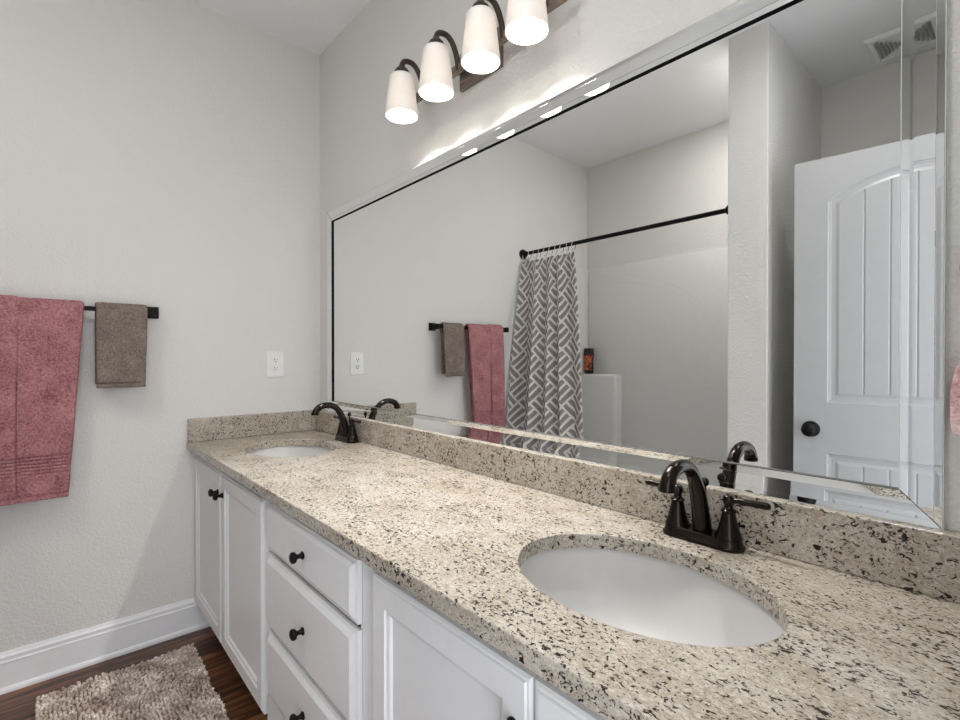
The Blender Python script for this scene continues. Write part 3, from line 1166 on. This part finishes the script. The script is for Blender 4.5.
# ------------------------------------------------------------------ towel bar with two towels
BX, BZ = 0.062, 1.373
bar = thing('towel_bar', 'black square towel bar mounted on the end wall', 'towel bar', (0, -1.0, BZ))
m = MB()
m.box(BX - 0.0085, BX + 0.0085, -1.312, -0.712, BZ - 0.0085, BZ + 0.0085, 0.0015)
obj('bar', m, 'black', bar)
for y in (-1.300, -0.724):
    m = MB()
    m.box(0.0005, 0.010, y - 0.024, y + 0.024, BZ - 0.024, BZ + 0.024, 0.002)
    m.box(0.009, BX + 0.014, y - 0.013, y + 0.013, BZ - 0.016, BZ + 0.016, 0.002)
    obj('bracket', m, 'black', bar)


def hung_towel(name, mat, y0, y1, zfront, zback, thick, label, taper=0.0, crease=None, band=None, seed=0, res=0.006, zdrop=0.0):
    """sheet folded over the towel bar: back drop, round the bar, front drop. y0 < y1"""
    R = 0.0132 + thick / 2
    Lb, La, Lf = BZ - zback, PI * R, BZ - zfront
    L = Lb + La + Lf
    W = y1 - y0
    nu, nv = max(8, int(W / res)), int(L / res)

    def f(u, v):
        s = v * L
        if s < Lb:
            x, z, k, nx, nz = BX - R, zback + s, (Lb - s) / Lb, -1.0, 0.0
        elif s < Lb + La:
            a = PI - (s - Lb) / R
            x, z, k, nx, nz = BX + R * math.cos(a), BZ + R * math.sin(a), 0.0, math.cos(a), math.sin(a)
        else:
            d = s - Lb - La
            x, z, k, nx, nz = BX + R, BZ - d, d / Lf, 1.0, 0.0
        fr = 1.0 if s > Lb + La / 2 else -1.0
        y = y0 + W * u
        y -= taper * k * max(0.0, (u - 0.3) / 0.7) if fr > 0 else (taper * 1.25 * k + 0.012 * min(1, k * 6)) * u
        d = 0.0
        if crease is not None:
            q = min(1.0, max(0.0, (crease + 0.012 * math.sin(z * 5) - u) / 0.022 + 0.5))
            d += (0.013 if fr > 0 else 0.0) * q * q * (3 - 2 * q) * min(1.0, 0.35 + 2.5 * k)
            d += 0.006 * math.exp(-((u - crease - 0.22) / 0.14) ** 2) * k
        d += 0.006 * k * noise.noise(Vector((u * 3 + seed, z * 4, seed)))
        d += 0.0012 * noise.noise(Vector((y * 120, z * 120, seed + fr))) + 0.0008 * noise.noise(Vector((y * 260, z * 260, seed)))
        if band and fr > 0 and s > Lb + La and band[0] < z < band[1]:
            q = (z - band[0]) / (band[1] - band[0])
            d += -0.0022 + 0.0046 * math.sin(2 * PI * band[2] * q)
        if k > 0.0 and (Lf if fr > 0 else Lb) * (1 - k) < 0.012:
            d += 0.002
        hb = (Lf if fr > 0 else Lb) * (1 - k)
        if k > 0.0 and 0.013 < hb < 0.020:
            d -= 0.004
        # round the side edges
        e = min(u, 1 - u) * W
        if e < 0.008:
            d -= 0.004 * (1 - e / 0.008) ** 2
        if fr > 0:
            x += 0.010 * k
            z -= zdrop * (1 - u) * k
        else:
            d = min(d, BX - R - thick - 0.004)
        return Vector((x + nx * d, y, z + nz * d))
    m = MB()
    m.grid(f, nu, nv)
    o = obj(name, m, mat, None, 180)
    md = o.modifiers.new('thick', 'SOLIDIFY')
    md.thickness = thick
    md.offset = 0.0
    return o


tw = hung_towel('bath_towel', 'pink', -1.243, -0.950, 0.682, 0.74, 0.014, '', 0.048, 0.385, (0.765, 0.838, 6.0), 3.1, 0.0040, -0.004)
tag(tw, 'dusty pink bath towel with a ribbed band hanging on the black bar', 'towel')
ht = hung_towel('hand_towel', 'brown', -0.908, -0.752, 1.072, 1.085, 0.013, '', 0.010, None, None, 8.4, 0.0036)
tag(ht, 'small taupe hand towel hanging on the black bar beside the pink towel', 'towel')

# ------------------------------------------------------------------ blush towel on a ring, right of the mirror
RX, RZ = 2.426, 1.375
rg = thing('towel_ring', 'black towel ring on the wall right of the mirror', 'towel ring', (RX, 0, RZ))
m = MB()
m.box(RX - 0.024, RX + 0.024, -0.010, -0.0005, RZ - 0.004, RZ + 0.044, 0.002)
m.box(RX - 0.010, RX + 0.010, -0.058, -0.009, RZ + 0.008, RZ + 0.030, 0.002)
obj('bracket', m, 'black', rg)
m = MB()
m.tube([(RX + 0.070 * math.sin(2 * PI * k / 40), -0.052, RZ - 0.055 + 0.068 * math.cos(2 * PI * k / 40)) for k in range(41)], 0.0045, 10)
obj('ring', m, 'black', rg, 60)
m = MB()
lps = []
RT = RZ - 0.128
prof = [(0.016, 0.010, 0.018), (0.024, 0.015, 0.016), (0.040, 0.020, -0.006), (0.058, 0.024, -0.042), (0.068, 0.026, -0.075), (0.073, 0.027, -0.105), (0.073, 0.026, -0.151)]
for a, b, z in prof:
    lp = []
    for i in range(64):
        q = 2 * PI * i / 64
        rr = 1 + 0.10 * math.sin(7 * q + z * 10) + 0.04 * noise.noise(Vector((q * 3, z * 40, 2)))
        lp.append((RX - 0.004 + a * rr * math.cos(q), -0.050 + b * rr * math.sin(q), RT + z))
    lps.append(lp)
m.loops(lps, True, True, True)
bl = obj('hand_towel', m, 'blush', None, 60)
tag(bl, 'blush pink towel gathered through the ring right of the mirror', 'towel')
m = MB()
lps = []
for a, b, z in ((0.0720, 0.0255, -0.147), (0.0735, 0.0265, -0.151), (0.0705, 0.0255, -0.170), (0.062, 0.022, -0.171)):
    lps.append([(RX - 0.004 + a * (1 + 0.10 * math.sin(7 * q - 0.66)) * math.cos(q), -0.050 + b * (1 + 0.10 * math.sin(7 * q - 0.66)) * math.sin(q), RT + z) for q in [2 * PI * i / 64 for i in range(64)]])
m.loops(lps, True, True, True)
hem = obj('hem', m, 'blush_hem', bl, 60)
hem['label'] = 'paler smooth hem'

# ------------------------------------------------------------------ shag rug
rug = thing('bath_rug', 'shaggy beige and brown bath rug on the dark wood floor', 'rug', (0.46, -0.855, 0.0))
RX0, RX1, RY0, RY1 = 0.163, 0.765, -1.078, -0.618
obj('backing', MB().box(RX0, RX1, RY0, RY1, 0.001, 0.007, 0.002), 'rug', rug)
m = MB()
stp = 0.0112
nx, ny = int((RX1 - RX0) / stp), int((RY1 - RY0) / stp)
verts, faces = [], []
NS = 7
for i in range(nx + 1):
    for j in range(ny + 1):
        bx0 = RX0 + (i + 0.5 * (j % 2)) * stp + random.uniform(-0.002, 0.002)
        by0 = RY0 + j * stp + random.uniform(-0.002, 0.002)
        a = random.uniform(0, 2 * PI)
        lean = random.uniform(0.05, 0.45)
        fx = noise.noise(Vector((bx0 * 6, by0 * 6, 0.3)))
        fy = noise.noise(Vector((bx0 * 6, by0 * 6, 7.3)))
        dx, dy = math.cos(a) * lean + 0.9 * fx, math.sin(a) * lean + 0.9 * fy
        Lh = random.uniform(0.018, 0.025)
        r0 = random.uniform(0.0046, 0.0060)
        base = len(verts)
        for k, (t, rr) in enumerate(((0, 0.75), (0.40, 1.0), (0.75, 1.05), (0.92, 0.80), (1.0, 0.35))):
            px = bx0 + dx * Lh * 0.7 * t ** 1.3
            py = by0 + dy * Lh * 0.7 * t ** 1.3
            pz = 0.006 + Lh * (t - 0.22 * t * t)
            for s_ in range(NS):
                b = 2 * PI * s_ / NS
                q = r0 * rr * (1 + 0.12 * math.sin(3 * b + a))
                verts.append((px + q * math.cos(b), py + q * math.sin(b), pz))
        for k in range(4):
            for s_ in range(NS):
                s2 = (s_ + 1) % NS
                faces.append((base + k * NS + s_, base + k * NS + s2, base + (k + 1) * NS + s2, base + (k + 1) * NS + s_))
        faces.append(tuple(base + 4 * NS + s_ for s_ in range(NS)))
off = rug.location
me = bpy.data.meshes.new('pile')
me.from_pydata([(x - off.x, y - off.y, z - off.z) for x, y, z in verts], [], faces)
for p in me.polygons:
    p.use_smooth = True
me.materials.append(M['rug'])
pile = bpy.data.objects.new('pile', me)
COL.objects.link(pile)
pile.parent = rug
pile['kind'] = 'stuff'
